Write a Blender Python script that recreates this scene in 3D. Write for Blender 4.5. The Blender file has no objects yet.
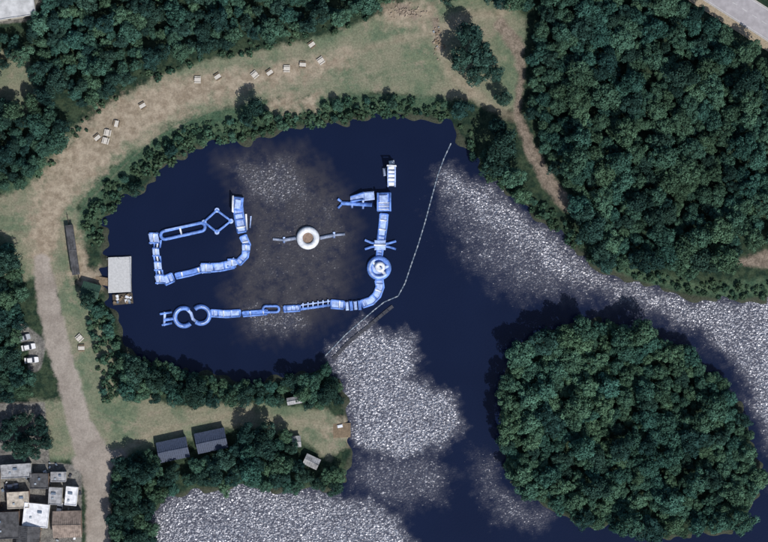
import bpy, math, random
import numpy as np
from mathutils import Vector, Matrix
random.seed(7); rng=np.random.default_rng(7)
S=0.3
def W(px,py): return ((px-384)*S,(271-py)*S)
scene=bpy.context.scene
COL=scene.collection

# ---------------------------------------------------------------- node helpers
class NT:
    def __init__(s,name):
        s.m=bpy.data.materials.new(name); s.m.use_nodes=True
        s.t=s.m.node_tree; s.t.nodes.clear()
        s.out=s.t.nodes.new('ShaderNodeOutputMaterial')
    def n(s,t,**k):
        x=s.t.nodes.new(t)
        for a,b in k.items(): setattr(x,a,b)
        return x
    def put(s,sock,v):
        if isinstance(v,bpy.types.NodeSocket): s.t.links.new(v,sock)
        elif isinstance(v,(tuple,list)):
            sock.default_value=(*v,1.0) if len(v)==3 and sock.type=='RGBA' else v
        else: sock.default_value=v
    def math(s,op,a,b=0.0,c=0.0,clamp=False):
        x=s.n('ShaderNodeMath',operation=op,use_clamp=clamp)
        s.put(x.inputs[0],a); s.put(x.inputs[1],b); s.put(x.inputs[2],c)
        return x.outputs[0]
    def mix(s,f,a,b,bt='MIX'):
        x=s.n('ShaderNodeMix',data_type='RGBA',blend_type=bt)
        s.put(x.inputs[0],f); s.put(x.inputs[6],a); s.put(x.inputs[7],b)
        return x.outputs[2]
    def noise(s,scale,detail=3,rough=0.55,vec=None,dist=0.0):
        x=s.n('ShaderNodeTexNoise'); s.put(x.inputs['Scale'],scale); s.put(x.inputs['Detail'],detail)
        s.put(x.inputs['Roughness'],rough); s.put(x.inputs['Distortion'],dist)
        if vec is None: vec=s.pos()
        s.t.links.new(vec,x.inputs['Vector']); return x.outputs[0]
    def pos(s):
        if not hasattr(s,'_p'): s._p=s.n('ShaderNodeNewGeometry').outputs['Position']
        return s._p
    def remap(s,v,a,b,c=0.0,d=1.0,sm=True):
        x=s.n('ShaderNodeMapRange',interpolation_type='SMOOTHSTEP' if sm else 'LINEAR')
        s.put(x.inputs[0],v); s.put(x.inputs[1],a); s.put(x.inputs[2],b); s.put(x.inputs[3],c); s.put(x.inputs[4],d)
        return x.outputs[0]
    def attr(s,name): return s.n('ShaderNodeAttribute',attribute_name=name)
    def prin(s,col,rough=0.8,spec=0.3,normal=None,metal=0.0):
        x=s.n('ShaderNodeBsdfPrincipled')
        s.put(x.inputs['Base Color'],col); s.put(x.inputs['Roughness'],rough)
        s.put(x.inputs['Specular IOR Level'],spec); s.put(x.inputs['Metallic'],metal)
        if normal is not None: s.t.links.new(normal,x.inputs['Normal'])
        return x
    def bump(s,h,strength,dist):
        x=s.n('ShaderNodeBump'); s.put(x.inputs['Strength'],strength); s.put(x.inputs['Distance'],dist)
        s.t.links.new(h,x.inputs['Height']); return x.outputs[0]
    def done(s,sh): s.t.links.new(sh,s.out.inputs[0]); return s.m

def simple(name,col,rough=0.7,var=0.25,scale=2.0,spec=0.3):
    t=NT(name); f=t.noise(scale,4,0.6)
    f=t.remap(f,0.3,0.7,1-var,1+var)
    vv=t.n('ShaderNodeVectorMath',operation='SCALE'); vv.inputs[0].default_value=col; t.put(vv.inputs['Scale'],f)
    return t.done(t.prin(vv.outputs[0],rough,spec).outputs[0])

# ---------------------------------------------------------------- sdf
def seg_d(X,Y,a,b):
    ax,ay=a; bx,by=b; dx,dy=bx-ax,by-ay
    L=dx*dx+dy*dy+1e-9
    t=np.clip(((X-ax)*dx+(Y-ay)*dy)/L,0,1)
    return np.hypot(X-ax-t*dx,Y-ay-t*dy),t
def poly_sd(X,Y,P):
    P=[W(*p) for p in P]; d=np.full(X.shape,1e9); ins=np.zeros(X.shape,bool)
    for i in range(len(P)):
        a,b=P[i],P[(i+1)%len(P)]
        dd,_=seg_d(X,Y,a,b); d=np.minimum(d,dd)
        if a[1]!=b[1]:
            c=((a[1]>Y)!=(b[1]>Y))&(X<(b[0]-a[0])*(Y-a[1])/(b[1]-a[1])+a[0]); ins^=c
    return np.where(ins,-d,d)
def line_sd(X,Y,P):  # (px,py,halfwidth px)
    d=np.full(X.shape,1e9)
    for a,b in zip(P[:-1],P[1:]):
        dd,t=seg_d(X,Y,W(a[0],a[1]),W(b[0],b[1]))
        d=np.minimum(d,dd-(a[2]+(b[2]-a[2])*t)*S)
    return d
def uni(*a):
    r=a[0]
    for x in a[1:]: r=np.minimum(r,x)
    return r

LAKE=[(104,258),(105,228),(112,210),(125,200),(150,185),(165,165),(190,150),(215,144),(250,141),(275,131),(300,128),(340,121),(380,117),(420,117),(448,124),(462,140),(472,160),(492,182),(525,207),(548,226),(572,247),(600,268),(640,284),(690,298),(730,303),(768,298),(900,290),(1000,420),(960,760),(600,800),(250,760),(140,680),(150,560),(155,515),(168,499),(200,490),(250,487),(300,490),(330,490),(345,475),(354,450),(350,420),(343,398),(333,374),(318,366),(290,378),(240,382),(200,374),(150,362),(126,350),(119,318),(108,300)]
ISLAND=[(513,350),(545,330),(590,322),(640,329),(680,348),(715,373),(738,402),(752,435),(760,480),(750,520),(718,534),(680,538),(630,533),(580,523),(545,507),(512,482),(499,450),(501,400),(505,370)]
NFIELD=[(40,182),(75,142),(110,106),(150,80),(200,62),(260,50),(330,35),(390,10),(440,-20),(500,-20),(525,20),(522,60),(515,110),(490,110),(470,100),(430,97),(380,92),(330,97),(270,100),(230,108),(180,118),(140,148),(100,175),(78,205),(82,260),(70,290),(40,278),(-10,285),(-10,200)]
SFIELD=[(55,280),(85,290),(110,340),(122,385),(180,408),(250,402),(330,410),(352,440),(330,460),(300,440),(240,425),(190,440),(150,450),(110,462),(85,440),(70,380)]

def heights(X,Y,sdl):
    n=0.10*np.sin(X*0.05+1)*np.cos(Y*0.06)+0.05*np.sin(X*0.21+Y*0.17)
    ragged=sdl+0.7*np.sin(X*0.9+np.sin(Y*0.7)*1.3)+0.5*np.sin(Y*1.3+X*0.4)+0.9*np.sin(X*0.31+2*np.sin(Y*0.23))
    h=np.where(ragged<0,np.clip(ragged*0.45,-2,0),np.minimum(0.65,ragged*0.5))
    return h+n*np.clip(ragged/3,0,1)
def axis(lo,hi,step,far):
    core=np.arange(lo,hi+1e-6,step); out=[];d=step;x=hi
    while x<far: d*=1.35; x+=d; out.append(x)
    right=np.array(out); out=[];d=step;x=lo
    while x>-far: d*=1.35; x-=d; out.append(x)
    return np.concatenate([np.array(out[::-1]),core,right])
def grid_mesh(name,xs,ys,Z):
    nx,ny=len(xs),len(ys); X,Y=np.meshgrid(xs,ys)
    v=np.stack([X,Y,Z],-1).reshape(-1,3).astype(np.float32)
    i=np.arange(nx*ny).reshape(ny,nx)
    q=np.stack([i[:-1,:-1],i[:-1,1:],i[1:,1:],i[1:,:-1]],-1).reshape(-1,4)
    return np_mesh(name,v,q)
def np_mesh(name,v,q):
    me=bpy.data.meshes.new(name); me.vertices.add(len(v)); me.vertices.foreach_set('co',v.reshape(-1).astype(np.float32))
    k=q.shape[1]
    me.loops.add(q.size); me.loops.foreach_set('vertex_index',q.reshape(-1).astype(np.int32))
    me.polygons.add(len(q)); me.polygons.foreach_set('loop_start',np.arange(0,q.size,k,dtype=np.int32))
    me.update(calc_edges=True); return me
def fattr(me,name,a):
    at=me.attributes.new(name,'FLOAT','POINT'); at.data.foreach_set('value',a.reshape(-1).astype(np.float32))

# ---------------------------------------------------------------- ground
xs=axis(-130,130,0.5,4000); ys=axis(-96,96,0.5,4000)
X,Y=np.meshgrid(xs,ys)
lake=poly_sd(X,Y,LAKE); isl=poly_sd(X,Y,ISLAND); sdl=np.maximum(lake,-isl)
Z=heights(X,Y,sdl)
me=grid_mesh('ground',xs,ys,Z)
fattr(me,'sd_water',sdl)
nf=poly_sd(X,Y,NFIELD); sf=poly_sd(X,Y,SFIELD)
fattr(me,'sd_grass',uni(nf,sf,poly_sd(X,Y,[(-10,45),(30,60),(45,100),(20,120),(-10,110)]),poly_sd(X,Y,[(30,400),(70,400),(80,460),(50,460)])))
fattr(me,'sd_lush',uni(poly_sd(X,Y,[(60,300),(85,290),(115,340),(122,400),(90,395)]),
    line_sd(X,Y,[(80,240,8),(95,195,12),(150,150,14),(200,125,14),(300,105,10),(440,103,9)]),
    line_sd(X,Y,[(590,262,5),(640,276,6),(700,289,6),(768,288,10),(840,280,12)]),
    line_sd(X,Y,[(80,130,6),(40,170,6),(10,190,8)])))
sand=uni(line_sd(X,Y,[(42,262,8),(45,232,12),(50,205,14),(62,180,18),(85,155,19),(115,128,21),(150,108,19),(190,92,14),(225,84,9),(265,77,7),(310,68,6),(345,60,3)]),
         poly_sd(X,Y,[(272,99),(315,98),(318,107),(274,109)]), line_sd(X,Y,[(392,14,8),(425,14,8)]),
         line_sd(X,Y,[(72,235,4),(80,270,6),(100,280,5)]),line_sd(X,Y,[(328,428,4),(348,430,9)]))
fattr(me,'sd_sand',sand)
fattr(me,'sd_worn',uni(line_sd(X,Y,[(0,232,1),(60,236,2),(78,250,2)]),line_sd(X,Y,[(45,240,3),(45,275,4)]),
    line_sd(X,Y,[(320,62,2),(380,45,3),(435,32,5),(470,14,5),(500,14,4)]),line_sd(X,Y,[(435,40,5),(450,75,4),(490,105,4),(515,118,4)]),
    line_sd(X,Y,[(105,462,5),(160,430,2),(240,412,1),(330,425,2)])))
fattr(me,'sd_rut',uni(line_sd(X,Y,[(0,214,.3),(60,220,.3),(100,180,.3),(150,130,.3),(220,100,.3),(330,80,.3),(430,60,.3)]),
    line_sd(X,Y,[(0,222,.3),(64,227,.3),(106,184,.3),(156,135,.3),(224,106,.3),(330,87,.3),(430,68,.3)]),
    line_sd(X,Y,[(90,410,.3),(150,428,.3),(240,416,.3),(320,428,.3)]),line_sd(X,Y,[(95,418,.3),(150,435,.3),(240,422,.3),(315,436,.3)]),
    line_sd(X,Y,[(10,205,.3),(30,250,.3),(26,275,.3)]),line_sd(X,Y,[(90,300,.3),(98,350,.3),(110,400,.3)])))
fattr(me,'sd_dirt',uni(line_sd(X,Y,[(500,25,7),(516,45,7),(522,75,3),(517,112,4),(530,150,6),(548,182,7),(566,204,7),(575,213,3)]),
    line_sd(X,Y,[(738,262,3),(768,260,9),(840,255,9)]),line_sd(X,Y,[(400,8,5),(415,16,4)]),line_sd(X,Y,[(434,20,3),(440,48,3)])))
fattr(me,'sd_road',uni(line_sd(X,Y,[(42,262,8),(48,300,11),(58,345,12),(70,385,11),(80,425,12),(95,460,18),(98,490,12),(98,560,12)]),
    line_sd(X,Y,[(80,462,8),(120,456,7)]),line_sd(X,Y,[(96,560,10),(96,700,10)])))
fattr(me,'sd_yard',uni(poly_sd(X,Y,[(-200,402),(45,402),(50,462),(82,465),(82,700),(-200,700)]),poly_sd(X,Y,[(-100,-60),(50,-60),(42,4),(30,22),(-100,30)]),
    line_sd(X,Y,[(20,330,8),(38,345,8),(35,365,7)])))
t=NT('ground')
big=t.noise(0.06,3); mid=t.noise(0.5,4,0.6); fine=t.noise(2.2,5,0.7); edge=t.noise(0.35,5,0.65); med=t.noise(0.16,5,0.7)
mott=t.remap(fine,0.25,0.75,0.55,1.45)
def vs(c,f):
    v=t.n('ShaderNodeVectorMath',operation='SCALE'); t.put(v.inputs[0],c); t.put(v.inputs['Scale'],f); return v.outputs[0]
def layer(prev,name,col,amp,soft,top=1.0,off=0.0):
    d=t.attr(name).outputs['Fac']; e=t.math('MULTIPLY',t.math('SUBTRACT',edge,0.5),amp)
    d=t.math('ADD',t.math('ADD',d,e),off); f=t.remap(d,-soft,soft,top,0.0)
    return t.mix(f,prev,col)
floor=t.mix(t.remap(mid,0.35,0.65),(0.014,0.03,0.02),(0.04,0.06,0.035))
c=vs(floor,mott)
lush=vs(t.mix(t.remap(mid,0.3,0.7),(0.045,0.09,0.055),(0.085,0.13,0.078)),mott)
c=layer(c,'sd_lush',lush,5,1.2,0.85)
grass=t.mix(t.remap(mid,0.3,0.7),(0.098,0.138,0.088),(0.16,0.185,0.118))
grass=t.mix(t.remap(big,0.38,0.6),grass,(0.205,0.20,0.14))
grass=t.mix(t.remap(med,0.50,0.66,0,0.7),grass,(0.09,0.13,0.08))
grass=t.mix(t.remap(med,0.46,0.34,0,0.75),grass,(0.245,0.215,0.16))
grass=vs(grass,t.remap(fine,0.25,0.75,0.72,1.28))
c=layer(c,'sd_grass',grass,5,1.0)
sandc=t.mix(t.remap(mid,0.3,0.7),(0.235,0.185,0.135),(0.385,0.32,0.245))
sandc=vs(t.mix(t.remap(med,0.54,0.70,0,0.6),sandc,(0.20,0.17,0.12)),t.remap(fine,0.25,0.75,0.80,1.20))
c=layer(c,'sd_worn',sandc,3,1.5,0.55)
c=layer(c,'sd_sand',sandc,13,2.6,0.9,-0.8)
c=layer(c,'sd_rut',vs((0.30,0.25,0.19),mott),1.5,0.5,0.35)
dirt=vs(t.mix(t.remap(mid,0.3,0.7),(0.15,0.12,0.095),(0.26,0.21,0.17)),mott)
c=layer(c,'sd_dirt',dirt,3.5,0.8,0.9)
yard=vs(t.mix(t.remap(mid,0.3,0.7),(0.11,0.105,0.10),(0.22,0.21,0.19)),mott)
c=layer(c,'sd_yard',yard,1.0,0.4,0.95)
road=vs(t.mix(t.remap(med,0.3,0.7),(0.25,0.215,0.185),(0.37,0.325,0.285)),t.remap(fine,0.25,0.75,0.82,1.18))
c=layer(c,'sd_road',road,3.0,0.7,0.95)
mud=vs((0.05,0.055,0.04),mott)
c=layer(c,'sd_water',mud,2.5,0.7,0.9,-0.8)
me.materials.append(t.done(t.prin(c,0.95,0.1,t.bump(fine,0.6,0.15)).outputs[0]))
g=bpy.data.objects.new('ground',me); COL.objects.link(g)

# ---------------------------------------------------------------- water
xs2=axis(-100,140,0.6,330); ys2=axis(-100,60,0.6,330)
xs2=xs2[(xs2>-110)&(xs2<250)]; ys2=ys2[(ys2<75)&(ys2>-240)]
X,Y=np.meshgrid(xs2,ys2)
me=grid_mesh('lake_water',xs2,ys2,np.zeros(X.shape))
Xw=X+0.9*np.sin(Y*.45+1.3*np.sin(X*.3))+0.5*np.sin(Y*1.1+X*.7)+.5*np.sin(2.3*Y-X); Yw=Y+0.9*np.sin(X*.5+1.7*np.sin(Y*.27))+0.5*np.sin(X*1.2-Y*.6)+.5*np.sin(2.1*X+Y)
def rp(P,soft,amt): return amt*np.clip(0.5-poly_sd(Xw,Yw,P)/soft,0,1)
rip=np.zeros(X.shape)
for P,soft,amt in [
 ([(222,164),(262,153),(300,154),(306,176),(332,192),(350,218),(346,262),(338,300),(262,303),(228,292),(246,262),(250,240),(246,205),(228,190)],7,0.48),
 ([(226,164),(262,153),(298,154),(308,180),(322,205),(262,212),(240,198)],9,0.80),
 ([(308,185),(340,200),(352,238),(318,225)],8,0.64),
 ([(242,302),(304,298),(308,328),(282,340),(244,332)],8,0.84),
 ([(256,250),(300,262),(290,290),(254,285)],9,0.58),
 ([(436,176),(448,172),(464,178),(492,190),(526,212),(550,232),(602,270),(642,286),(692,300),(730,304),(775,298),(900,290),(900,520),(775,500),(765,450),(748,405),(718,365),(680,335),(630,318),(590,308),(540,305),(490,290),(455,260),(430,215)],16,0.76),
 ([(432,172),(446,164),(464,170),(492,184),(526,206),(550,226),(602,264),(642,278),(692,292),(730,296),(775,290),(900,286),(900,480),(768,450),(738,375),(705,340),(645,312),(590,297),(540,276),(500,244),(460,212),(436,195)],9,1.04),
 ([(326,348),(362,317),(386,329),(416,336),(424,362),(410,378),(440,384),(463,402),(464,432),(440,453),(405,463),(370,459),(344,432),(340,396)],7,1.10),
 ([(345,445),(430,448),(458,468),(452,500),(400,520),(345,492)],12,0.72),
 ([(465,446),(492,446),(505,480),(555,512),(545,540),(495,525),(472,490)],9,0.66),
 ([(145,510),(175,485),(250,477),(320,485),(362,496),(396,511),(420,545),(430,600),(150,620)],8,1.06)]:
    rip=np.maximum(rip,rp(P,soft,amt))
silt=rp([(222,160),(262,150),(302,152),(335,182),(352,218),(350,262),(342,304),(304,335),(248,334),(228,290),(240,262),(245,205)],9,1.0)
fattr(me,'ripple',rip); fattr(me,'silt',silt)
t=NT('lake_water')
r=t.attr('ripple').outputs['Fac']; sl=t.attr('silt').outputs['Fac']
mp=t.n('ShaderNodeMapping'); mp.inputs['Rotation'].default_value=(0,0,0.45); mp.inputs['Scale'].default_value=(1.0,1.25,1); t.t.links.new(t.pos(),mp.inputs[0])
chop=t.noise(1.45,1.4,0.45,mp.outputs[0],0.35)
fl=t.noise(1.05,4,0.75,mp.outputs[0],0.5)
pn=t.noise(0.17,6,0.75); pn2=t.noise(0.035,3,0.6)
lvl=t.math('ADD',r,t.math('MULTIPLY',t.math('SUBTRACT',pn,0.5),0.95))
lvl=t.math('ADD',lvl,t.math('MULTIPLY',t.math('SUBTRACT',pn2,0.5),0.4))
thr=t.remap(lvl,0.15,1.1,0.72,0.40,False)
fleck=t.math('MULTIPLY',t.remap(t.math('SUBTRACT',fl,thr),-0.03,0.20),t.remap(r,0.02,0.3))
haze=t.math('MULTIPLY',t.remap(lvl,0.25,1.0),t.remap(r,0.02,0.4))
base=t.mix(t.noise(0.05,2),(0.0045,0.0085,0.028),(0.007,0.013,0.040))
base=t.mix(t.math('MULTIPLY',haze,0.5),base,(0.10,0.10,0.12))  # grey glare between the glints, painted into the base colour
base=t.mix(t.math('MULTIPLY',sl,t.remap(pn,0.34,0.56,0.25,0.95)),base,(0.050,0.048,0.056))
p=t.prin(base,0.15,0.5); p.inputs['IOR'].default_value=1.33
b0=t.bump(chop,0.04,1.0); t.t.links.new(b0,p.inputs['Normal'])
gl=t.n('ShaderNodeBsdfGlossy'); gl.inputs['Color'].default_value=(.96,.95,1,1); gl.inputs['Roughness'].default_value=0.48
b=t.n('ShaderNodeBump'); b.inputs['Strength'].default_value=1.0; b.inputs['Distance'].default_value=1.05; t.t.links.new(chop,b.inputs['Height'])
t.t.links.new(b.outputs[0],gl.inputs['Normal'])
mx=t.n('ShaderNodeMixShader')
calm=t.math('SUBTRACT',1.0,t.math('MULTIPLY',sl,0.35))
t.put(mx.inputs[0],t.math('MULTIPLY',t.math('ADD',t.math('MULTIPLY',fleck,0.46),t.math('MULTIPLY',haze,0.05)),calm))
t.t.links.new(p.outputs[0],mx.inputs[1]);t.t.links.new(gl.outputs[0],mx.inputs[2])
me.materials.append(t.done(mx.outputs[0]))
COL.objects.link(bpy.data.objects.new('lake_water',me))

# ---------------------------------------------------------------- trees
def leaf_mat(name,c1,c2):
    t=NT(name); tint=t.attr('tint').outputs['Fac']
    rnd=t.n('ShaderNodeObjectInfo').outputs['Random']
    col=t.mix(rnd,c1,c2)
    v=t.n('ShaderNodeVectorMath',operation='SCALE'); t.t.links.new(col,v.inputs[0])
    t.put(v.inputs['Scale'],t.math('MULTIPLY',tint,t.remap(t.noise(0.05,2),0.3,0.7,0.75,1.25)))
    d=t.n('ShaderNodeBsdfDiffuse'); t.t.links.new(v.outputs[0],d.inputs[0])
    tr=t.n('ShaderNodeBsdfTranslucent'); t.t.links.new(v.outputs[0],tr.inputs[0])
    m=t.n('ShaderNodeMixShader'); m.inputs[0].default_value=0.12
    t.t.links.new(d.outputs[0],m.inputs[1]); t.t.links.new(tr.outputs[0],m.inputs[2])
    return t.done(m.outputs[0])
LEAF=leaf_mat('foliage',(0.044,0.112,0.092),(0.080,0.145,0.088))
LEAFD=leaf_mat('foliage_dark',(0.024,0.06,0.055),(0.042,0.085,0.065))
LEAFB=leaf_mat('foliage_bush',(0.045,0.10,0.068),(0.085,0.14,0.082))
BARK=simple('bark',(0.09,0.07,0.05),0.9,0.3,3)
def tree_mesh(seed,R=3.5,H=8.0,mat=LEAF,nc=34,nq=76,bush=False):
    r=np.random.default_rng(seed); V=[];F=[];T=[];M=[];n=0
    def tube(a,b,ra,rb,k=6):
        nonlocal n
        a=np.array(a,float); b=np.array(b,float); z=b-a; z/=np.linalg.norm(z)
        u=np.cross(z,[0.3,1,0.1]); u/=np.linalg.norm(u); w=np.cross(z,u)
        for c,rr in((a,ra),(b,rb)):
            for i in range(k):
                th=i*2*math.pi/k; V.append(c+rr*(u*math.cos(th)+w*math.sin(th))); T.append(1.0)
        for i in range(k): F.append((n+i,n+(i+1)%k,n+k+(i+1)%k,n+k+i)); M.append(1)
        n+=2*k
    cz=H*0.62 if not bush else H*0.45
    tube((0,0,-0.5),(r.normal(0,.15),r.normal(0,.15),H*0.55),0.3,0.16,8)
    cl=[]
    lob=r.uniform(0,6.28,3)
    for i in range(nc):
        th=i*2.39996+r.normal(0,.3); h=1-1.35*(i+0.5)/nc
        h=np.clip(h,-0.4,1); rad=math.sqrt(max(0,1-h*h))
        rr=R*(0.80+0.18*math.sin(2*th+lob[0])+0.12*math.sin(3*th+lob[1]))
        s=r.uniform(0.68,1.05)
        hh=(H-cz)*0.95
        cl.append((np.array([rr*rad*math.cos(th)*s,rr*rad*math.sin(th)*s,cz+hh*h*s]),R*r.uniform(0.18,0.36)))
    if not bush:
        for j in range(6):
            c,_=cl[int(r.integers(nc//3,nc))]; tube((0,0,H*(0.25+0.05*j)),c,0.12,0.04,5)
    V=np.array(V); F=np.array(F); T=np.array(T)
    vs_=[V];fs=[F];ts=[T]
    for c,cr in cl:
        k=int(nq*(cr/(0.28*R))**2)
        d=r.normal(size=(k,3)); d[:,2]+=0.35; d/=np.linalg.norm(d,axis=1)[:,None]
        p=c+d*cr*r.uniform(0.72,1.12,(k,1))*np.array([1,1,0.85])
        nn=d+r.normal(0,0.34,(k,3)); nn/=np.linalg.norm(nn,axis=1)[:,None]
        u=np.cross(nn,r.normal(size=(k,3))); u/=np.linalg.norm(u,axis=1)[:,None]; w=np.cross(nn,u)
        s=r.uniform(0.13,0.28,(k,1))*(R/3.5)**0.4
        q=np.stack([p-u*s*1.25,p-w*s*0.8,p+u*s*1.25,p+w*s*0.8],1).reshape(-1,3)
        b=n+np.arange(k*4).reshape(-1,4); n+=k*4
        tt=r.uniform(0.55,1.5)*r.uniform(0.88,1.12,k)
        vs_.append(q);fs.append(b);ts.append(np.repeat(tt,4))
    V=np.concatenate(vs_);F2=np.concatenate(fs);T=np.concatenate(ts)
    me=np_mesh('tree_mesh',V,F2); fattr(me,'tint',T)
    me.materials.append(mat); me.materials.append(BARK)
    mi=np.zeros(len(F2),np.int32); mi[:len(M)]=1; me.polygons.foreach_set('material_index',mi)
    return me
TREES=[tree_mesh(i) for i in range(9)]
DARKS=[tree_mesh(30+i,mat=LEAFD,H=8.5) for i in range(4)]
BUSH=[tree_mesh(60+i,R=1.8,H=2.2,mat=LEAFB,nc=16,nq=60,bush=True) for i in range(5)]
def inpoly(x,y,P):
    c=False
    for i in range(len(P)):
        a,b=P[i],P[i-1]
        if (a[1]>y)!=(b[1]>y) and x<(b[0]-a[0])*(y-a[1])/(b[1]-a[1])+a[0]: c=not c
    return c
from bisect import bisect_left
def GZ(x,y):
    i=min(max(bisect_left(xs,x),0),len(xs)-1); j=min(max(bisect_left(ys,y),0),len(ys)-1); return max(0.0,float(Z[j,i]))
def put(px,py,r,kind,name='broadleaf_tree',parent=None,H=1.0):
    src={'t':TREES,'d':DARKS,'b':BUSH}[kind]; base=1.8 if kind=='b' else 3.5
    x,y=W(px,py); o=bpy.data.objects.new(name,random.choice(src))
    s=r/base; o.scale=(s,s,s*random.uniform(0.8,1.25)*H); o.rotation_euler=(0,0,random.uniform(0,6.28))
    o.location=(x,y,GZ(x,y)-0.05); COL.objects.link(o)
    if parent: o.parent=parent
    return o
def fill(P,rmin,rmax,kinds,pname,dens=0.62,tries=6000,cname='broadleaf_tree',avoid=[]):
    e=None
    if pname: e=bpy.data.objects.new(pname,None); COL.objects.link(e)
    x0=min(p[0] for p in P);x1=max(p[0] for p in P);y0=min(p[1] for p in P);y1=max(p[1] for p in P)
    loc=[]
    for k in range(tries):
        x=random.uniform(x0,x1);y=random.uniform(y0,y1)
        if not inpoly(x,y,P): continue
        if any(math.hypot(x-a,y-b)<c for a,b,c in avoid): continue
        r=rmin+(rmax-rmin)*random.random()**1.3*(1-0.35*k/tries)
        if all((x-a)**2+(y-b)**2>((r+c)*dens/S)**2 for a,b,c in loc):
            loc.append((x,y,r)); put(x,y,r,random.choice(kinds),cname,e)
    return len(loc)
cnt=[]
cnt.append(fill([(-60,-60),(400,-60),(390,-5),(362,12),(320,26),(280,36),(240,44),(190,54),(145,70),(105,96),(75,126),(52,155),(35,180),(0,194),(-60,200)],1.6,3.8,'tttdd','woodland',0.60,5000,avoid=[(12,5,34),(15,85,22),(70,112,16),(30,48,10)]))
cnt.append(fill([(540,-60),(640,-60),(672,0),(768,68),(850,124),(850,240),(775,243),(742,245),(725,262),(690,272),(650,268),(615,265),(596,262),(582,225),(572,195),(552,165),(540,140),(530,115),(532,60),(538,20)],1.9,4.8,'ttttd','woodland',0.58,7000))
cnt.append(fill([(516,352),(547,333),(590,325),(640,332),(680,350),(714,376),(736,405),(750,437),(758,480),(747,517),(717,528),(680,533),(630,528),(580,518),(547,504),(515,480),(503,450),(505,400),(509,372)],1.8,4.6,'ttttttd','woodland',0.58,7000))
cnt.append(fill([(122,358),(150,362),(190,374),(240,384),(285,380),(325,368),(338,384),(342,404),(325,408),(300,402),(240,398),(185,402),(130,398)],1.6,3.2,'ttd','woodland',0.6,1500,avoid=[(295,400,10)]))
cnt.append(fill([(118,475),(135,455),(152,455),(160,472),(200,464),(235,452),(245,430),(285,430),(298,450),(318,478),(345,472),(335,488),(250,485),(190,488),(155,502),(150,600),(112,600)],2.0,3.6,'tddt','woodland',0.58,2500,avoid=[(174,448,20),(212,440,20),(311,465,10)]))
cnt.append(fill([(-60,240),(12,245),(26,275),(22,320),(34,385),(15,397),(-60,397)],2.0,3.8,'tdt','woodland',0.58,1500,avoid=[(30,350,16)]))
cnt.append(fill([(8,418),(44,416),(48,450),(20,456),(6,450)],1.8,3.0,'d','woodland',0.6,300))
cnt.append(fill([(440,-50),(520,-50),(528,15),(500,5),(470,-2),(445,2)],2.0,3.2,'td','woodland',0.6,500))
cnt.append(fill([(790,-50),(850,-50),(850,60),(820,20)],2.2,3.8,'t','woodland',0.6,600))
cnt.append(fill([(-260,-220),(1000,-220),(1000,-100),(-260,-62)],3.2,5,'td','woodland',0.75,2500,avoid=[(560,-94,60),(640,-60,60)]))
cnt.append(fill([(865,124),(1000,200),(1000,280),(852,270)],3.2,5,'td','woodland',0.7,1200))
cnt.append(fill([(-260,-60),(-62,-60),(-62,380),(-260,380)],3.2,5,'td','woodland',0.75,1200))
for px,py,r,k in [(256,110,3.0,'d'),(248,120,2.2,'d'),(268,118,2.0,'t'),(462,110,3.2,'d'),(470,40,4.4,'d'),(482,58,4.0,'d'),(460,62,3.6,'d'),(476,76,3.4,'d'),(494,76,2.8,'d'),
   (502,148,4.6,'d'),(494,168,3.8,'d'),(512,178,3.6,'t'),(498,130,3,'d'),(520,196,2.8,'t'),(590,232,4.2,'d'),(582,214,3.2,'d'),(600,252,3.6,'d'),(502,100,2.6,'d'),
   (90,300,2.4,'d'),(100,312,2.2,'t'),(110,330,2.0,'t'),(52,116,2.2,'t'),(8,120,2.6,'d'),(138,368,3.8,'d'),(160,380,3.8,'d'),(200,386,3.4,'d'),(330,390,3.2,'d'),
   (265,445,4.0,'d'),(252,468,3.8,'t'),(280,462,3.6,'t'),(145,470,3.8,'d'),(130,490,3.6,'d'),(10,300,3.6,'t'),(12,262,3.8,'d'),(138,190,2.2,'d'),(172,152,1.9,'d'),(392,103,1.8,'d'),(338,106,1.9,'t')]:
    put(px,py,r,k)
NB=[(84,236),(92,198),(106,182),(144,159),(168,136),(202,121),(240,119),(262,113),(300,114),(340,100),(400,98),(440,101),(456,112),(444,121),(420,116),(350,120),(290,130),(245,141),(205,145),(162,168),(125,198),(108,216),(104,240),(92,246)]
cnt.append(fill(NB,0.7,2.2,'bbbt','shrubbery',0.72,1900,'shrub',avoid=[(256,110,8),(215,128,8),(128,172,7),(320,112,7),(98,215,6)]))
cnt.append(fill(NB,0.35,0.9,'b','shrubbery',0.95,1800,'shrub'))
cnt.append(fill([(86,292),(102,302),(114,318),(122,350),(124,400),(106,402),(94,350)],0.7,2.0,'bbt','shrubbery',0.75,700,'shrub'))
cnt.append(fill([(596,258),(640,270),(700,282),(768,284),(840,280),(840,292),(730,299),(690,293),(640,280),(598,266)],0.5,1.6,'b','shrubbery',0.8,700,'shrub'))
cnt.append(fill([(458,125),(475,135),(490,170),(530,200),(560,215),(575,235),(600,262),(592,262),(568,242),(545,222),(522,203),(490,180),(472,160)],0.8,1.8,'bbt','shrubbery',0.7,1200,'shrub'))
cnt.append(fill([(40,182),(75,143),(110,107),(150,82),(200,64),(260,52),(330,37),(370,20),(362,12),(320,26),(240,44),(145,70),(75,126),(35,180)],0.5,1.5,'b','shrubbery',0.95,900,'shrub'))
print('TREES',cnt,sum(cnt))

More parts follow.
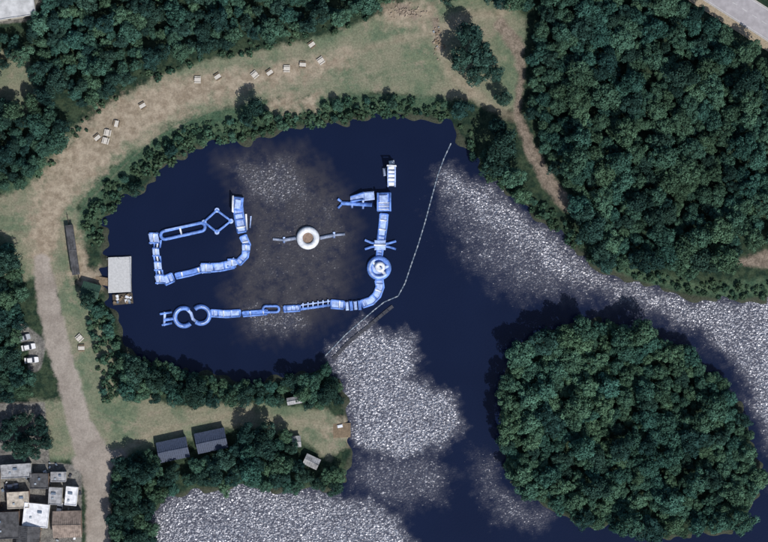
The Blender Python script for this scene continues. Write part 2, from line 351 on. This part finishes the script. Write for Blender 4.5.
# ---------------------------------------------------------------- mesh builder
class MB:
    def __init__(s): s.v=[];s.f=[];s.m=[];s.mats=[];s.sm=[]
    def mi(s,m):
        if m not in s.mats: s.mats.append(m)
        return s.mats.index(m)
    def tube(s,P,r,m,closed=False,k=8):
        P=[Vector(p) for p in P]; n=len(P); i0=len(s.v); mi=s.mi(m)
        for i,p in enumerate(P):
            if closed: d=P[(i+1)%n]-P[i-1]
            else: d=P[min(i+1,n-1)]-P[max(i-1,0)]
            d.normalize(); up=Vector((0,0,1)) if abs(d.z)<0.9 else Vector((1,0,0))
            u=d.cross(up).normalized(); w=u.cross(d)
            for j in range(k):
                a=2*math.pi*j/k; s.v.append(p+r*(u*math.cos(a)+w*math.sin(a)))
        for i in range(n if closed else n-1):
            for j in range(k):
                a=i0+i*k+j;b=i0+i*k+(j+1)%k;c=i0+((i+1)%n)*k+(j+1)%k;d=i0+((i+1)%n)*k+j
                s.f.append((a,b,c,d));s.m.append(mi);s.sm.append(True)
        if not closed:
            s.f.append(tuple(i0+j for j in range(k)));s.m.append(mi);s.sm.append(False)
            s.f.append(tuple(i0+(n-1)*k+j for j in reversed(range(k))));s.m.append(mi);s.sm.append(False)
    def hull(s,base,top,m):
        i0=len(s.v);n=len(base);mi=s.mi(m); s.v+= [Vector(p) for p in base]+[Vector(p) for p in top]
        for i in range(n): s.f.append((i0+i,i0+(i+1)%n,i0+n+(i+1)%n,i0+n+i));s.m.append(mi);s.sm.append(False)
        s.f.append(tuple(i0+i for i in reversed(range(n))));s.f.append(tuple(i0+n+i for i in range(n)));s.m+=[mi,mi];s.sm+=[False,False]
    def box(s,c,sz,m,rot=0.0,bev=0.0):
        def ring(z,ins):
            x,y=sz[0]/2-ins,sz[1]/2-ins; o=[]
            for a,b in((-x,-y),(x,-y),(x,y),(-x,y)):
                o.append((c[0]+a*math.cos(rot)-b*math.sin(rot),c[1]+a*math.sin(rot)+b*math.cos(rot),z))
            return o
        s.hull(ring(c[2]-sz[2]/2,0),ring(c[2]+sz[2]/2-bev,0),m)
        if bev: s.hull(ring(c[2]+sz[2]/2-bev,0),ring(c[2]+sz[2]/2,bev),m)
    def obj(s,name,parent=None,bevel=0):
        me=bpy.data.meshes.new(name); me.from_pydata([tuple(v) for v in s.v],[],s.f)
        for m in s.mats: me.materials.append(m)
        me.polygons.foreach_set('material_index',s.m); me.polygons.foreach_set('use_smooth',s.sm); me.update()
        o=bpy.data.objects.new(name,me); COL.objects.link(o)
        if parent: o.parent=parent
        return o
BLUE=simple('inflatable_blue',(0.13,0.25,0.63),0.5,0.35,0.8,0.4)
LB=simple('inflatable_light_blue',(0.38,0.49,0.78),0.5,0.3,0.9,0.4)
WH=simple('inflatable_white',(0.70,0.72,0.76),0.5,0.15,1.2,0.4)
TAN=simple('trampoline_mesh',(0.24,0.17,0.13),0.8,0.2,1.5)
IGREY=simple('inflatable_grey',(0.24,0.28,0.38),.5)
DK=simple('dark_trim',(0.03,0.035,0.05),0.7)
def P3(px,py,z=0.3): x,y=W(px,py); return Vector((x,y,z))
def circ(px,py,r,z=0.3,n=24,a0=0,a1=2*math.pi,ry=None):
    x,y=W(px,py); ry=ry or r; full=abs(a1-a0-2*math.pi)<1e-6
    k=n if full else n+1
    return [Vector((x+r*S*math.cos(a0+(a1-a0)*i/n),y+ry*S*math.sin(a0+(a1-a0)*i/n),z)) for i in range(k)]
def runway(pts,w,name='inflatable_runway',steps=True,mid=LB):
    """floating walkway following a polyline in plan, side tubes + rungs + mat"""
    b=MB(); P=[P3(*p,z=0.25) for p in pts]; L=[];R=[]
    for i,p in enumerate(P):
        d=(P[min(i+1,len(P)-1)]-P[max(i-1,0)]).normalized(); nrm=Vector((-d.y,d.x,0))
        L.append(p+nrm*w/2);R.append(p-nrm*w/2)
    b.tube(L,0.32,BLUE);b.tube(R,0.32,BLUE)
    for i in range(len(P)-1):
        b.hull([L[i]-Vector((0,0,.15)),R[i]-Vector((0,0,.15)),R[i+1]-Vector((0,0,.15)),L[i+1]-Vector((0,0,.15))],
               [L[i]+Vector((0,0,.12)),R[i]+Vector((0,0,.12)),R[i+1]+Vector((0,0,.12)),L[i+1]+Vector((0,0,.12))],mid)
        if steps:
            n=max(1,int((P[i+1]-P[i]).length/random.uniform(1.3,2.3)))
            for k in range(n):
                f=(k+random.uniform(.3,.7))/n; a=L[i].lerp(L[i+1],f)+Vector((0,0,.2)); c=R[i].lerp(R[i+1],f)+Vector((0,0,.2)); b.tube([a,c],random.uniform(.2,.34),random.choice([BLUE,WH,LB]),k=6)
    b.tube([L[0],R[0]],0.32,BLUE); b.tube([L[-1],R[-1]],0.32,BLUE)
    return b.obj(name)
def stadium(a,b_,w,z=0.3):
    A=P3(*a,z=z);B=P3(*b_,z=z);d=(B-A).normalized();n=Vector((-d.y,d.x,0));o=[]
    for i in range(9): t_=math.pi*i/8; o.append(B+(n*math.cos(t_)+d*math.sin(t_))*w)
    for i in range(9): t_=math.pi*i/8; o.append(A+(-n*math.cos(t_)-d*math.sin(t_))*w)
    return o
b=MB(); b.tube(stadium((165,235),(201,227),1.25),0.5,BLUE,True); b.tube([P3(180,228,.45),P3(182,236,.45)],0.3,WH); b.tube([P3(165,230,.6),P3(196,223.5,.6)],0.2,LB,k=6);b.tube([P3(168,238.5,.6),P3(199,231.5,.6)],0.2,LB,k=6); b.obj('inflatable_balance_ring')
b=MB(); b.tube([P3(204,222),P3(217,232),P3(231,221),P3(217,210)],0.5,BLUE,True,8)
for p in((204,222),(217,232),(231,221),(217,210)): b.tube(circ(*p,1.6,0.35,8),0.35,LB,True,6)
b.obj('inflatable_diamond')
runway([(237,198),(239,216),(242,232)],2.6,'inflatable_climbing_runway')
b=MB();x,y=W(238,204)
b.box((x,y,1.0),(3.2,4.2,1.2),BLUE,-0.1,0.3); b.box((x,y,1.85),(1.8,2.8,0.5),LB,-0.1,0.2); b.tube([(x-1.4,y-2.3,.4),(x-1.4,y-2.3,2.3),(x-1.4,y+2.3,2.3),(x-1.4,y+2.3,.4)],0.3,WH); b.obj('inflatable_climbing_block')
runway([(243,236),(247,245),(245,256),(238,263)],1.9,'inflatable_curved_runway')
runway([(234,264),(220,267),(207,268)],2.3); 
runway([(203,269),(190,273),(176,276)],1.5,'inflatable_monkey_walk',mid=BLUE)
runway([(173,277),(164,281)],2.6)
for (px,py,w,h,rt) in [(160,279,2.6,2.6,.3),(158,266,2.2,2.6,.1),(156,252,2.0,2.4,.1),(154,238,2.8,3.2,.2),(206,268,3.0,2.8,.2),(232,263,2.6,2.4,.5),(246,248,2.4,2.2,0)]:
    b=MB();x,y=W(px,py); b.box((x,y,.35),(w,h,.7),LB,rt,.18)
    for q in(-1,1): b.tube([(x-w/2,y+q*h*.45,.5),(x+w/2,y+q*h*.45,.5)],.3,BLUE)
    b.tube([(x,y-h*.4,.8),(x,y+h*.4,.8)],.22,WH,k=6); b.obj('inflatable_platform')
for a,c in [((158,240),(157,248)),((157,256),(158,262)),((159,270),(160,275))]:
    b=MB();b.tube([P3(a[0]-3,a[1]),P3(c[0]-3,c[1])],.3,BLUE);b.tube([P3(a[0]+3,a[1]),P3(c[0]+3,c[1])],.3,BLUE);b.tube([P3(a[0],a[1],.4),P3(c[0],c[1],.4)],.3,WH);b.obj('inflatable_bridge')
b=MB();b.tube([P3(246,214),P3(247,230)],.28,WH);b.tube([P3(251,216),P3(250,228)],.2,LB);b.obj('inflatable_rail')
b=MB(); b.tube(circ(184,317,9,.3,20,0.3*math.pi,1.75*math.pi),.7,BLUE); b.tube(circ(201,315,8.5,.3,20,-0.7*math.pi,0.75*math.pi),.7,BLUE)
b.tube(circ(184,317,9,.9,20,0.6*math.pi,1.5*math.pi),.25,LB,k=6); b.tube(circ(201,315,8.5,.9,20,-0.5*math.pi,0.5*math.pi),.25,LB,k=6)
b.tube([P3(186,308),P3(191,313),P3(193,319),P3(198,323)],.5,LB); b.tube([P3(165,312),P3(164,326)],.4,LB); b.tube([P3(164,320),P3(176,318)],.5,BLUE); b.obj('inflatable_s_curve')
b=MB();b.tube([P3(160,314,.3),P3(172,312,.6)],.35,BLUE);b.tube([P3(162,325,.3),P3(172,323,.6)],.35,BLUE);b.obj('inflatable_entry_ramp')
runway([(211,313),(226,314),(240,313)],1.9); runway([(243,314),(256,313),(267,312)],1.3,'inflatable_balance_beam',mid=BLUE)
b=MB();b.tube(stadium((266,309),(276,309),.9),.4,BLUE,True);b.obj('inflatable_ring')
runway([(284,309),(300,308)],1.6,'inflatable_runway');
b=MB();b.tube([P3(301,309),P3(330,305)],.42,BLUE);b.tube([P3(301,305),P3(330,301)],.26,LB);
for k in range(6): b.tube([P3(303+5*k,310.5-.7*k,.5),P3(303+5*k,303-.7*k,.5)],.2,LB,k=6)
b.obj('inflatable_balance_beam')
runway([(331,304),(344,305)],2.3);
b=MB()
for k in range(4): x,y=W(347+4.2*k,306-.3*k); b.box((x,y,.5),(.95,2.6+.3*(k%2),1.0),BLUE if k%2 else LB,0.1,.25)
b.obj('inflatable_hurdles')
runway([(362,304),(371,301),(377,295),(380,287),(379,280)],2.2,'inflatable_curved_runway')
b=MB(); b.tube(circ(379,268,9.5,.5,28),.85,BLUE,True,10); b.tube(circ(379,268,9.3,1.1,28,2.0,5.6),.42,LB,False,8)
b.hull(circ(379,268,8,.1,24),circ(379,268,8,.45,24),LB)
b.tube([P3(374,263,.8),P3(379,268,2.0),P3(386,275,.8)],.5,WH);b.tube([P3(388,266,.9),P3(381,269,2.0)],.55,LB); b.tube(circ(380,267,3.4,1.8,12),.6,WH,True); b.obj('inflatable_dome')
b=MB();x,y=W(380,245); b.box((x,y,.4),(3.4,3.0,.8),LB,0,.2)
for dx,dy in((-15,-5),(-15,4),(16,-4),(16,4)): b.tube([P3(380,245,.45),P3(380+dx*.6,245+dy*.5,.45),P3(380+dx,245+dy,.3)],.38,BLUE)
b.tube([P3(374,245,.9),P3(386,245,.9)],.3,WH);b.obj('inflatable_star_platform')
runway([(379,258),(380,250)],1.6);runway([(381,240),(383,226),(384,214)],2.2,'inflatable_ladder_bridge')
b=MB();x,y=W(384,202); b.box((x,y,1.1),(4.2,5.6,2.0),BLUE,0.04,.4); b.box((x-.2,y+1,2.3),(2.6,2.2,.7),LB,.04,.25)
for k in range(5): b.tube([(x-1.7,y-2.3+k*.5,2.05+.05*k),(x+1.7,y-2.3+k*.5,2.05+.05*k)],.17,LB if k%2 else WH,k=6)
for q in(-1.9,1.9): b.tube([(x+q,y-2.6,1.0),(x+q,y-2.6,2.6),(x+q,y+2.6,2.6),(x+q,y+2.6,1.0)],.26,BLUE)
b.obj('inflatable_climbing_tower')
b=MB();x,y=W(369,196);b.box((x,y,.9),(3.2,2.6,1.6),LB,.1,.35)
for q in(-1.0,1.0): b.tube([(x-1.6,y+q,1.5),(x-5.5,y-1.0+q*.7,.5)],.3,BLUE)
b.hull([(x-1.6,y-.8,.3),(x-5.6,y-1.7,.1),(x-5.6,y-.3,.1),(x-1.6,y+.8,.3)],[(x-1.6,y-.8,1.4),(x-5.6,y-1.7,.35),(x-5.6,y-.3,.35),(x-1.6,y+.8,1.4)],LB);b.obj('inflatable_slide')
b=MB();b.tube([P3(338,199),P3(343,203),P3(338,208)],.4,BLUE);b.tube([P3(341,203),P3(372,205)],.6,BLUE);b.tube([P3(352,200),P3(352,208)],.35,LB);b.tube([P3(363,200),P3(363,209)],.35,LB);b.obj('inflatable_log')
b=MB();x,y=W(391,176); 
b.hull([(x-1.0,y-3.0,0),(x+1.3,y-3.0,0),(x+1.5,y+3.2,0),(x-1.2,y+3.2,0)],[(x-.7,y-2.8,.8),(x+.9,y-2.8,.8),(x+1.0,y+2.6,4.0),(x-.7,y+2.6,4.0)],WH)
for q in(-.9,1.2): b.tube([(x+q,y-3.2,.6),(x+q,y-1,1.6),(x+q,y+2.8,4.2)],.25,LB)
for k in range(4): b.tube([(x-.8,y-1.8+k*1.1,1.5+k*.75),(x+1.1,y-1.8+k*1.1,1.5+k*.75)],.2,IGREY if k%2 else LB,k=6)
b.box((x-1.9,y+1.2,.5),(1.0,2.4,1.0),IGREY,.1,.3); b.box((x+.2,y+4.0,.6),(1.6,1.2,1.2),WH,.2,.4)
b.tube([(x-1.1,y+2.9,1),(x-1.1,y+2.9,4.4),(x+1.4,y+2.9,4.4),(x+1.4,y+2.9,1)],.25,WH);b.obj('inflatable_tall_slide')
b=MB(); b.tube(circ(308,238,8.4,.5,32),.95,WH,True,10); b.hull(circ(308,238,6.4,.45,28),circ(308,238,6.4,.55,28),TAN)
for a in range(8):
    th=a*math.pi/4+.3; x,y=W(308,238); b.tube([(x+1.7*math.cos(th),y+1.7*math.sin(th),.62),(x+2.1*math.cos(th),y+2.1*math.sin(th),.62)],.06,DK,k=4)
b.obj('inflatable_trampoline')
b=MB()
for sgn,x1 in((-1,284),(1,334)):
    x0=308+sgn*12; yo=240 if sgn<0 else 235
    b.tube([P3(x0,238,.2),P3(x1,yo,.2)],.55,IGREY); b.tube([P3(x1,yo-3,.2),P3(x1,yo+3,.2)],.38,LB,k=6)
    b.tube([P3(x1,yo,.2),P3(x1+sgn*11,yo-1,.15)],.4,IGREY)
b.obj('inflatable_walkway_arm')

# ---------------------------------------------------------------- boom
GREY=simple('weathered_plastic',(0.13,0.17,0.23),.7,.2); PALE=simple('pale_plastic',(0.30,0.34,0.38),.6,.15)
b=MB(); pts=[(451,143),(444,158),(438,174),(432,196),(425,222),(418,245),(411,265),(405,283),(398,296),(384,302),(374,310),(360,322),(345,335),(325,356)]
PP=[P3(*p,z=.05) for p in pts]; b.tube(PP,.15,GREY,k=6)
for i in range(len(PP)-1):
    L=(PP[i+1]-PP[i]).length;n=int(L/1.1)
    for k in range(n):
        a=PP[i].lerp(PP[i+1],(k+.1)/n);c=PP[i].lerp(PP[i+1],(k+.9)/n);b.tube([a,c],.2,PALE if (k%2==0) else GREY,k=6)
b.obj('floating_boom')
DWOOD=simple('wet_dark_decking',(0.05,0.052,0.065),.8,.3)
b=MB();A=[P3(p[0]+5,p[1]+3,z=.0) for p in [(388,303),(378,311),(364,323),(345,338),(328,356)]]
for p,q in zip(A[:-1],A[1:]):
    d=(q-p).normalized();n_=Vector((-d.y,d.x,0))*.5;m_=max(1,int((q-p).length/1.6))
    for k in range(m_):
        a=p.lerp(q,(k+.04)/m_);c=p.lerp(q,(k+.96)/m_)
        b.hull([a-n_,c-n_,c+n_,a+n_],[v+Vector((0,0,.3)) for v in(a-n_,c-n_,c+n_,a+n_)],DWOOD)
b.obj('floating_walkway')

# ---------------------------------------------------------------- dock & buildings
WOOD=simple('weathered_decking',(0.50,0.50,0.50),.85,.1,1.5); WOODD=simple('dark_timber',(0.08,0.065,0.05),.85,.3)
BR=simple('brown_timber',(0.20,0.15,0.10),.85,.25)
E=bpy.data.objects.new('pontoon_dock',None);COL.objects.link(E)
b=MB();x,y=W(120,275)
for k in range(22): b.box((x,y-5.0+k*.485,.62),(6.9,.47,.08),WOOD,.05)
b.box((x,y,.5),(6.8,10.4,.14),WOODD,.05); b.obj('deck',E)
b=MB()
for i in(-2.8,0,2.8):
    for j in(-4.5,0,4.5): b.box((x+i,y+j,.15),(1.4,1.6,.55),DK,.05,.1)
b.obj('floats',E)
b=MB();x2,y2=W(123,299);b.box((x2,y2,.5),(6.0,3.2,.16),WOODD,.1);
for k in range(22): b.box((x2+random.uniform(-2.7,2.7),y2+random.uniform(-1.2,1.2),.62+random.uniform(.05,.3)),(random.uniform(.3,.9),random.uniform(.4,1.2),.4),random.choice([WH,PALE,WH,GREY,BR]),random.uniform(0,1.5),.06)
b.obj('gear',E)
b=MB();b.tube([P3(107,259,1.5),P3(131,259,1.5),P3(132,293,1.5)],.05,PALE,k=5)
for p in((107,259),(119,259),(131,259),(131.5,276),(132,293)): b.tube([P3(*p,.6),P3(*p,1.5)],.05,PALE,k=5)
b.obj('railing',E)
b=MB();b.hull([P3(96,276,.5),P3(96,284,.5),P3(108,286,.5),P3(108,278,.5)],[P3(96,276,.75),P3(96,284,.75),P3(108,286,.72),P3(108,278,.72)],BR);b.obj('gangway')
def gable(name,px,py,w,l,h,rot,roofm,wallm,rise=1.2,z0=None):
    E=bpy.data.objects.new(name,None);COL.objects.link(E);x,y=W(px,py);z0=GZ(x,y)-.05 if z0 is None else z0
    E.location=(x,y,z0);E.rotation_euler=(0,0,rot)
    b=MB();hw,hl=w/2-.25,l/2-.25
    b.hull([(-hw,-hl,0),(hw,-hl,0),(hw,hl,0),(-hw,hl,0)],[(-hw,-hl,h),(hw,-hl,h),(hw,hl,h),(-hw,hl,h)],wallm)
    for s_ in(-1,1):
        b.hull([(s_*hw,-hl,h),(s_*(hw-.1),-hl,h),(s_*(hw-.1),hl,h),(s_*hw,hl,h)],[(s_*hw,-.02,h+rise*.93),(s_*(hw-.1),-.02,h+rise*.93),(s_*(hw-.1),.02,h+rise*.93),(s_*hw,.02,h+rise*.93)],wallm)
    b.obj('walls',E); b=MB();W2,L2=w/2,l/2
    for s_ in(-1,1):
        b.hull([(-W2,s_*L2,h-.05),(W2,s_*L2,h-.05),(W2,0,h+rise-.0),(-W2,0,h+rise-.0)],[(-W2,s_*L2,h+.08),(W2,s_*L2,h+.08),(W2,0,h+rise+.13),(-W2,0,h+rise+.13)],roofm)
        n=int(w/.6)
        for k in range(1,n): xx=-W2+k*w/n; b.tube([(xx,s_*L2,h+.10),(xx,0,h+rise+.15)],.04,roofm,k=4)
    b.tube([(-W2,0,h+rise+.14),(W2,0,h+rise+.14)],.12,roofm,k=6); b.obj('roof',E)
    b=MB();b.box((0,-hl-.02,1.0),(.9,.06,2.0),WOODD);b.obj('door',E)
    b=MB()
    for q in(-.32,.32): b.box((q*w,-hl-.02,1.5),(.9,.06,.9),DK)
    b.obj('windows',E); return E
def flat(name,px,py,w,l,h,rot,roofm,wallm):
    E=bpy.data.objects.new(name,None);COL.objects.link(E);x,y=W(px,py);E.location=(x,y,GZ(x,y)-.05);E.rotation_euler=(0,0,rot)
    b=MB();b.box((0,0,h/2),(w-.2,l-.2,h),wallm);b.obj('walls',E)
    b=MB();b.box((0,0,h+.06),(w,l,.12),roofm)
    for s_ in(-1,1):
        b.box((s_*(w/2-.1),0,h+.25),(.2,l,.26),roofm); b.box((0,s_*(l/2-.1),h+.25),(w-.41,.2,.26),roofm)
    b.box((w*random.uniform(-.25,.25),l*.15,h+.32),(random.uniform(.5,1.4),.7,.4),GREY,0,.05); b.box((-w*.2,-l*random.uniform(.1,.25),h+.28),(.6,.6,.3),PALE,0,.05); b.obj('roof',E)
    b=MB();b.box((0,-l/2+.08,1.0),(.9,.06,2.0),WOODD)
    for q in(-.3,.3): b.box((q*w,-l/2+.08,1.5),(.9,.06,.9),DK)
    b.obj('door_and_windows',E); return E
SLATE=simple('dark_roof_sheet',(0.045,0.06,0.10),.6,.2); RW=simple('white_roof',(0.68,0.68,0.70),.6,.2,.8); RG=simple('grey_roof',(0.30,0.30,0.31),.7,.35,.8); RB=simple('beige_roof',(0.42,0.37,0.31),.8,.3,.8); RD=simple('dark_felt_roof',(0.07,0.07,0.075),.8,.4,.8);RT=simple('tan_tile_roof',(0.24,0.19,0.16),.85,.35,.8);BRICK=simple('brick',(0.28,0.20,0.16),.9,.2)
CREAM=simple('cream_render',(.5,.48,.42),.9,.1); GRN=simple('green_roof',(0.03,0.07,0.05),.7,.2)
gable('timber_lodge',174,449,9.2,6.2,2.5,math.radians(12),SLATE,BR,1.0)
gable('timber_lodge',212,440,9.2,6.2,2.5,math.radians(12),SLATE,BR,1.0)
gable('garden_shed',312,461,4.6,3.4,2.1,math.radians(-25),RG,BR,.7)
gable('garden_shed',295,400,4.6,2.2,2.1,math.radians(10),RG,BR,.5)
gable('garden_shed',92,290,5.5,4.2,2.3,math.radians(-15),GRN,WOODD,.8)
gable('garden_shed',297,441,2.6,3.4,2.0,math.radians(5),RG,BR,.4)
gable('boat_shed',74,250,2.3,15,2.2,math.radians(8),RD,WOODD,.3)
for a in [('white_cabin',38,514,7.6,7,3.0,-.1,RW,CREAM),('warehouse',18,470,9,4.2,3.2,.06,RG,CREAM),('workshop',20,499,6.5,5,3,.05,RB,BRICK),('store_building',57,495,4,5.2,2.8,-.05,RG,CREAM),
          ('store_building',73,495,3.6,5.6,2.8,-.1,RW,CREAM),('workshop',41,480,5.5,4.6,3.2,0,RD,BRICK),('workshop',8,524,8,8,3.4,.05,RD,BRICK),('store_building',60,476,4.6,3.0,2.6,0,RG,CREAM),('storehouse',-14,490,9,12,3.6,0,RG,BRICK)]:
    flat(*a)
gable('brick_house',69,523,8.5,8,3.2,.03,RT,BRICK,1.6); gable('brick_house',30,538,8,7,3.2,1.5,RD,BRICK,1.5)
flat('warehouse',8,4,17,10,4,.15,simple('pale_sheet_roof',(.5,.5,.5),.7,.2,.5),CREAM)
b=MB()
for k in range(40):
    x,y=W(random.uniform(2,80),random.uniform(462,540)); s_=random.uniform(.4,1.3); b.box((x,y,.65+.2),(s_,s_*random.uniform(.5,1),.7),random.choice([PALE,GREY,BR,WH,DK]),random.uniform(0,3),.08)
b.obj('stored_crates')

# road top right
ASP=simple('asphalt_worn',(0.36,0.34,0.355),.9,.12,.6); LINE=simple('road_paint',(.55,.55,.54),.8,.1); KERB=simple('kerb_stone',(.42,.40,.37),.9,.15)
def ribbon(b,a,c,off,w,z0,z1,m):
    A=P3(*a,0);C=P3(*c,0);d=(C-A).normalized();n=Vector((-d.y,d.x,0))
    q=[A+n*(off-w/2),C+n*(off-w/2),C+n*(off+w/2),A+n*(off+w/2)]
    b.hull([(p.x,p.y,z0) for p in q],[(p.x,p.y,z1) for p in q],m)
RA,RC=(560,-94),(950,156)
b=MB();ribbon(b,RA,RC,3.5,8.0,.3,.86,ASP);b.obj('road')
b=MB();ribbon(b,RA,RC,7.65,.28,.3,.98,KERB);ribbon(b,RA,RC,-.65,.28,.3,.98,KERB);b.obj('kerb')
b=MB();ribbon(b,RA,RC,7.2,.12,.862,.866,LINE);ribbon(b,RA,RC,-.2,.12,.862,.866,LINE);b.obj('road_edge_line')
b=MB()
for k in range(40):
    f=k/40;q0=(RA[0]+(RC[0]-RA[0])*f,RA[1]+(RC[1]-RA[1])*f);f+=.012;q1=(RA[0]+(RC[0]-RA[0])*f,RA[1]+(RC[1]-RA[1])*f);ribbon(b,q0,q1,3.5,.12,.862,.866,LINE)
b.obj('road_centre_line')
b=MB();ribbon(b,RA,RC,-2.0,2.4,.3,.93,simple('verge_path',(.33,.27,.19),.9,.2));b.obj('pavement')

# ---------------------------------------------------------------- picnic tables
TOPW=simple('bleached_wood',(.58,.54,.48),.8,.12)
for i,(px,py) in enumerate([(98,138),(108,133),(117,124),(106,141),(143,106),(198,80),(218,77),(255,75),(270,73),(287,69),(303,65),(321,61),(312,45),(80,338),(82,348)]):
    E=bpy.data.objects.new('picnic_table',None);COL.objects.link(E);x,y=W(px,py);E.location=(x,y,GZ(x,y));E.rotation_euler=(0,0,random.uniform(-.5,.5)+(.9 if i<5 else .25))
    b=MB()
    for k in range(5): b.box((0,-.44+k*.22,.76),(1.9,.2,.05),TOPW)
    b.obj('table_top',E);b=MB()
    for s_ in(-1,1):
        for k in range(2): b.box((0,s_*(.78+k*.17),.46),(1.9,.16,.05),TOPW if i%2 else BR)
    b.obj('seats',E);b=MB()
    for q in(-.65,.65):
        b.box((q,0,.42),(.08,1.8,.06),BR); 
        for s_ in(-1,1): b.tube([(q+.05,s_*.75,0),(q+.05,s_*.3,.73)],.05,BR,k=4)
    b.obj('legs',E)

# ---------------------------------------------------------------- cars
def car(px,py,rot,paint):
    E=bpy.data.objects.new('parked_car',None);COL.objects.link(E);x,y=W(px,py);E.location=(x,y,GZ(x,y));E.rotation_euler=(0,0,rot)
    b=MB()
    def sec(x,z0,z1,w): return [(x,-w,z0),(x,w,z0),(x,w*.94,z1),(x,-w*.94,z1)]
    xs_=[(-2.15,.55,.7),(-2.0,.88,.84),(-1.2,.95,.9),(1.0,.95,.9),(1.9,.82,.84),(2.15,.6,.7)]
    for a,c in zip(xs_[:-1],xs_[1:]): b.hull(sec(a[0],.3,a[1],a[2]),sec(c[0],.3,c[1],c[2]),paint)
    b.obj('body',E);b=MB()
    b.hull([(-1.5,-.8,.94),(1.0,-.8,.94),(1.0,.8,.94),(-1.5,.8,.94)],[(-1.1,-.66,1.4),(.35,-.66,1.4),(.35,.66,1.4),(-1.1,.66,1.4)],DK);b.obj('windows',E)
    b=MB();b.box((-.38,0,1.42),(1.45,1.3,.06),paint,0,.03);b.obj('roof_panel',E);b=MB()
    for q in(-1.3,1.35):
        for s_ in(-1,1): b.tube([(q,s_*.9,.32),(q,s_*.7,.32)],.32,DK,k=12)
    b.obj('wheels',E)
PW=simple('white_paint',(.75,.75,.76),.3,.03,1,.5);PS=simple('silver_paint',(.4,.42,.45),.3,.05,1,.5);PD=simple('dark_paint',(.04,.05,.08),.3,.05,1,.5)
for a in [(29,347,.2,PW),(24,338,.3,PS),(32,360,.1,PW),(60,509,1.4,PW),(12,486,.1,PD)]: car(*a)

ST=simple('stone_rubble',(.33,.27,.21),.9,.3)
b=MB()
for k in range(60):
    a=random.gauss(408,9);c_=random.gauss(12,4);x,y=W(a,c_);s_=random.uniform(.2,.7);b.box((x,y,.75),(s_,s_*random.uniform(.6,1),.5),ST,random.uniform(0,3),.1)
b.obj('rubble_pile')
b=MB()
for k in range(20):
    a=random.gauss(437,2.5);c_=random.gauss(38,9);x,y=W(a,c_);s_=random.uniform(.3,.8);b.box((x,y,.8),(s_,s_*.8,.4),random.choice([PALE,BR,BR,ST]),random.uniform(0,3),.08)
b.obj('stacked_materials')
b=MB()
for k in range(9): x,y=W(342,424+k*1.6); b.box((x,y,.72),(5.2,.42,.08),BR,.05)
for q in(-2,2):
    x,y=W(342,430);b.tube([(x+q,y,-1),(x+q,y,.7)],.12,WOODD)
b.box((W(340,426)[0],W(340,426)[1],.95),(1.6,.9,.4),WH,.2,.1);b.obj('fishing_jetty')
def fence(pts):
    b=MB();P=[P3(*p,0) for p in pts]
    for A,C in zip(P[:-1],P[1:]):
        n=max(1,int((C-A).length/2.4))
        for k in range(n+1):
            p=A.lerp(C,k/n);z=GZ(p.x,p.y);b.box((p.x,p.y,z+.6),(.1,.1,1.2),WOODD)
        za=GZ(A.x,A.y)
        for h in(.4,.75,1.1): b.tube([(A.x,A.y,za+h),(C.x,C.y,GZ(C.x,C.y)+h)],.04,WOODD,k=4)
    b.obj('timber_fence')
fence([(0,403),(30,403),(46,400)]); fence([(68,215),(72,240),(80,280)]); fence([(112,475),(112,505),(112,560)])

# ---------------------------------------------------------------- light, sky, camera
EL,AZ=math.radians(50),math.radians(150)
w=bpy.data.worlds.new("World");scene.world=w;w.use_nodes=True;nt=w.node_tree
sky=nt.nodes.new('ShaderNodeTexSky');sky.sky_type='NISHITA';sky.sun_disc=False;sky.sun_elevation=EL;sky.sun_rotation=AZ
bg=nt.nodes['Background'];bg.inputs[1].default_value=0.10;nt.links.new(sky.outputs[0],bg.inputs[0])
sd=Vector((math.sin(AZ)*math.cos(EL),math.cos(AZ)*math.cos(EL),math.sin(EL)))
l=bpy.data.lights.new('sun','SUN');l.energy=3.9;l.angle=math.radians(.5);l.color=(1,.97,.93)
lo=bpy.data.objects.new('sun',l);lo.rotation_euler=sd.to_track_quat('Z','Y').to_euler();lo.location=(0,0,100);COL.objects.link(lo)
cam=bpy.data.cameras.new('camera');cam.sensor_width=36;H=650;cam.lens=36*H/(768*S);cam.clip_end=12000;cam.clip_start=1
co=bpy.data.objects.new('camera',cam);co.location=(0,0,H);COL.objects.link(co);scene.camera=co
scene.view_settings.view_transform='Standard';scene.view_settings.look='None';scene.view_settings.exposure=0
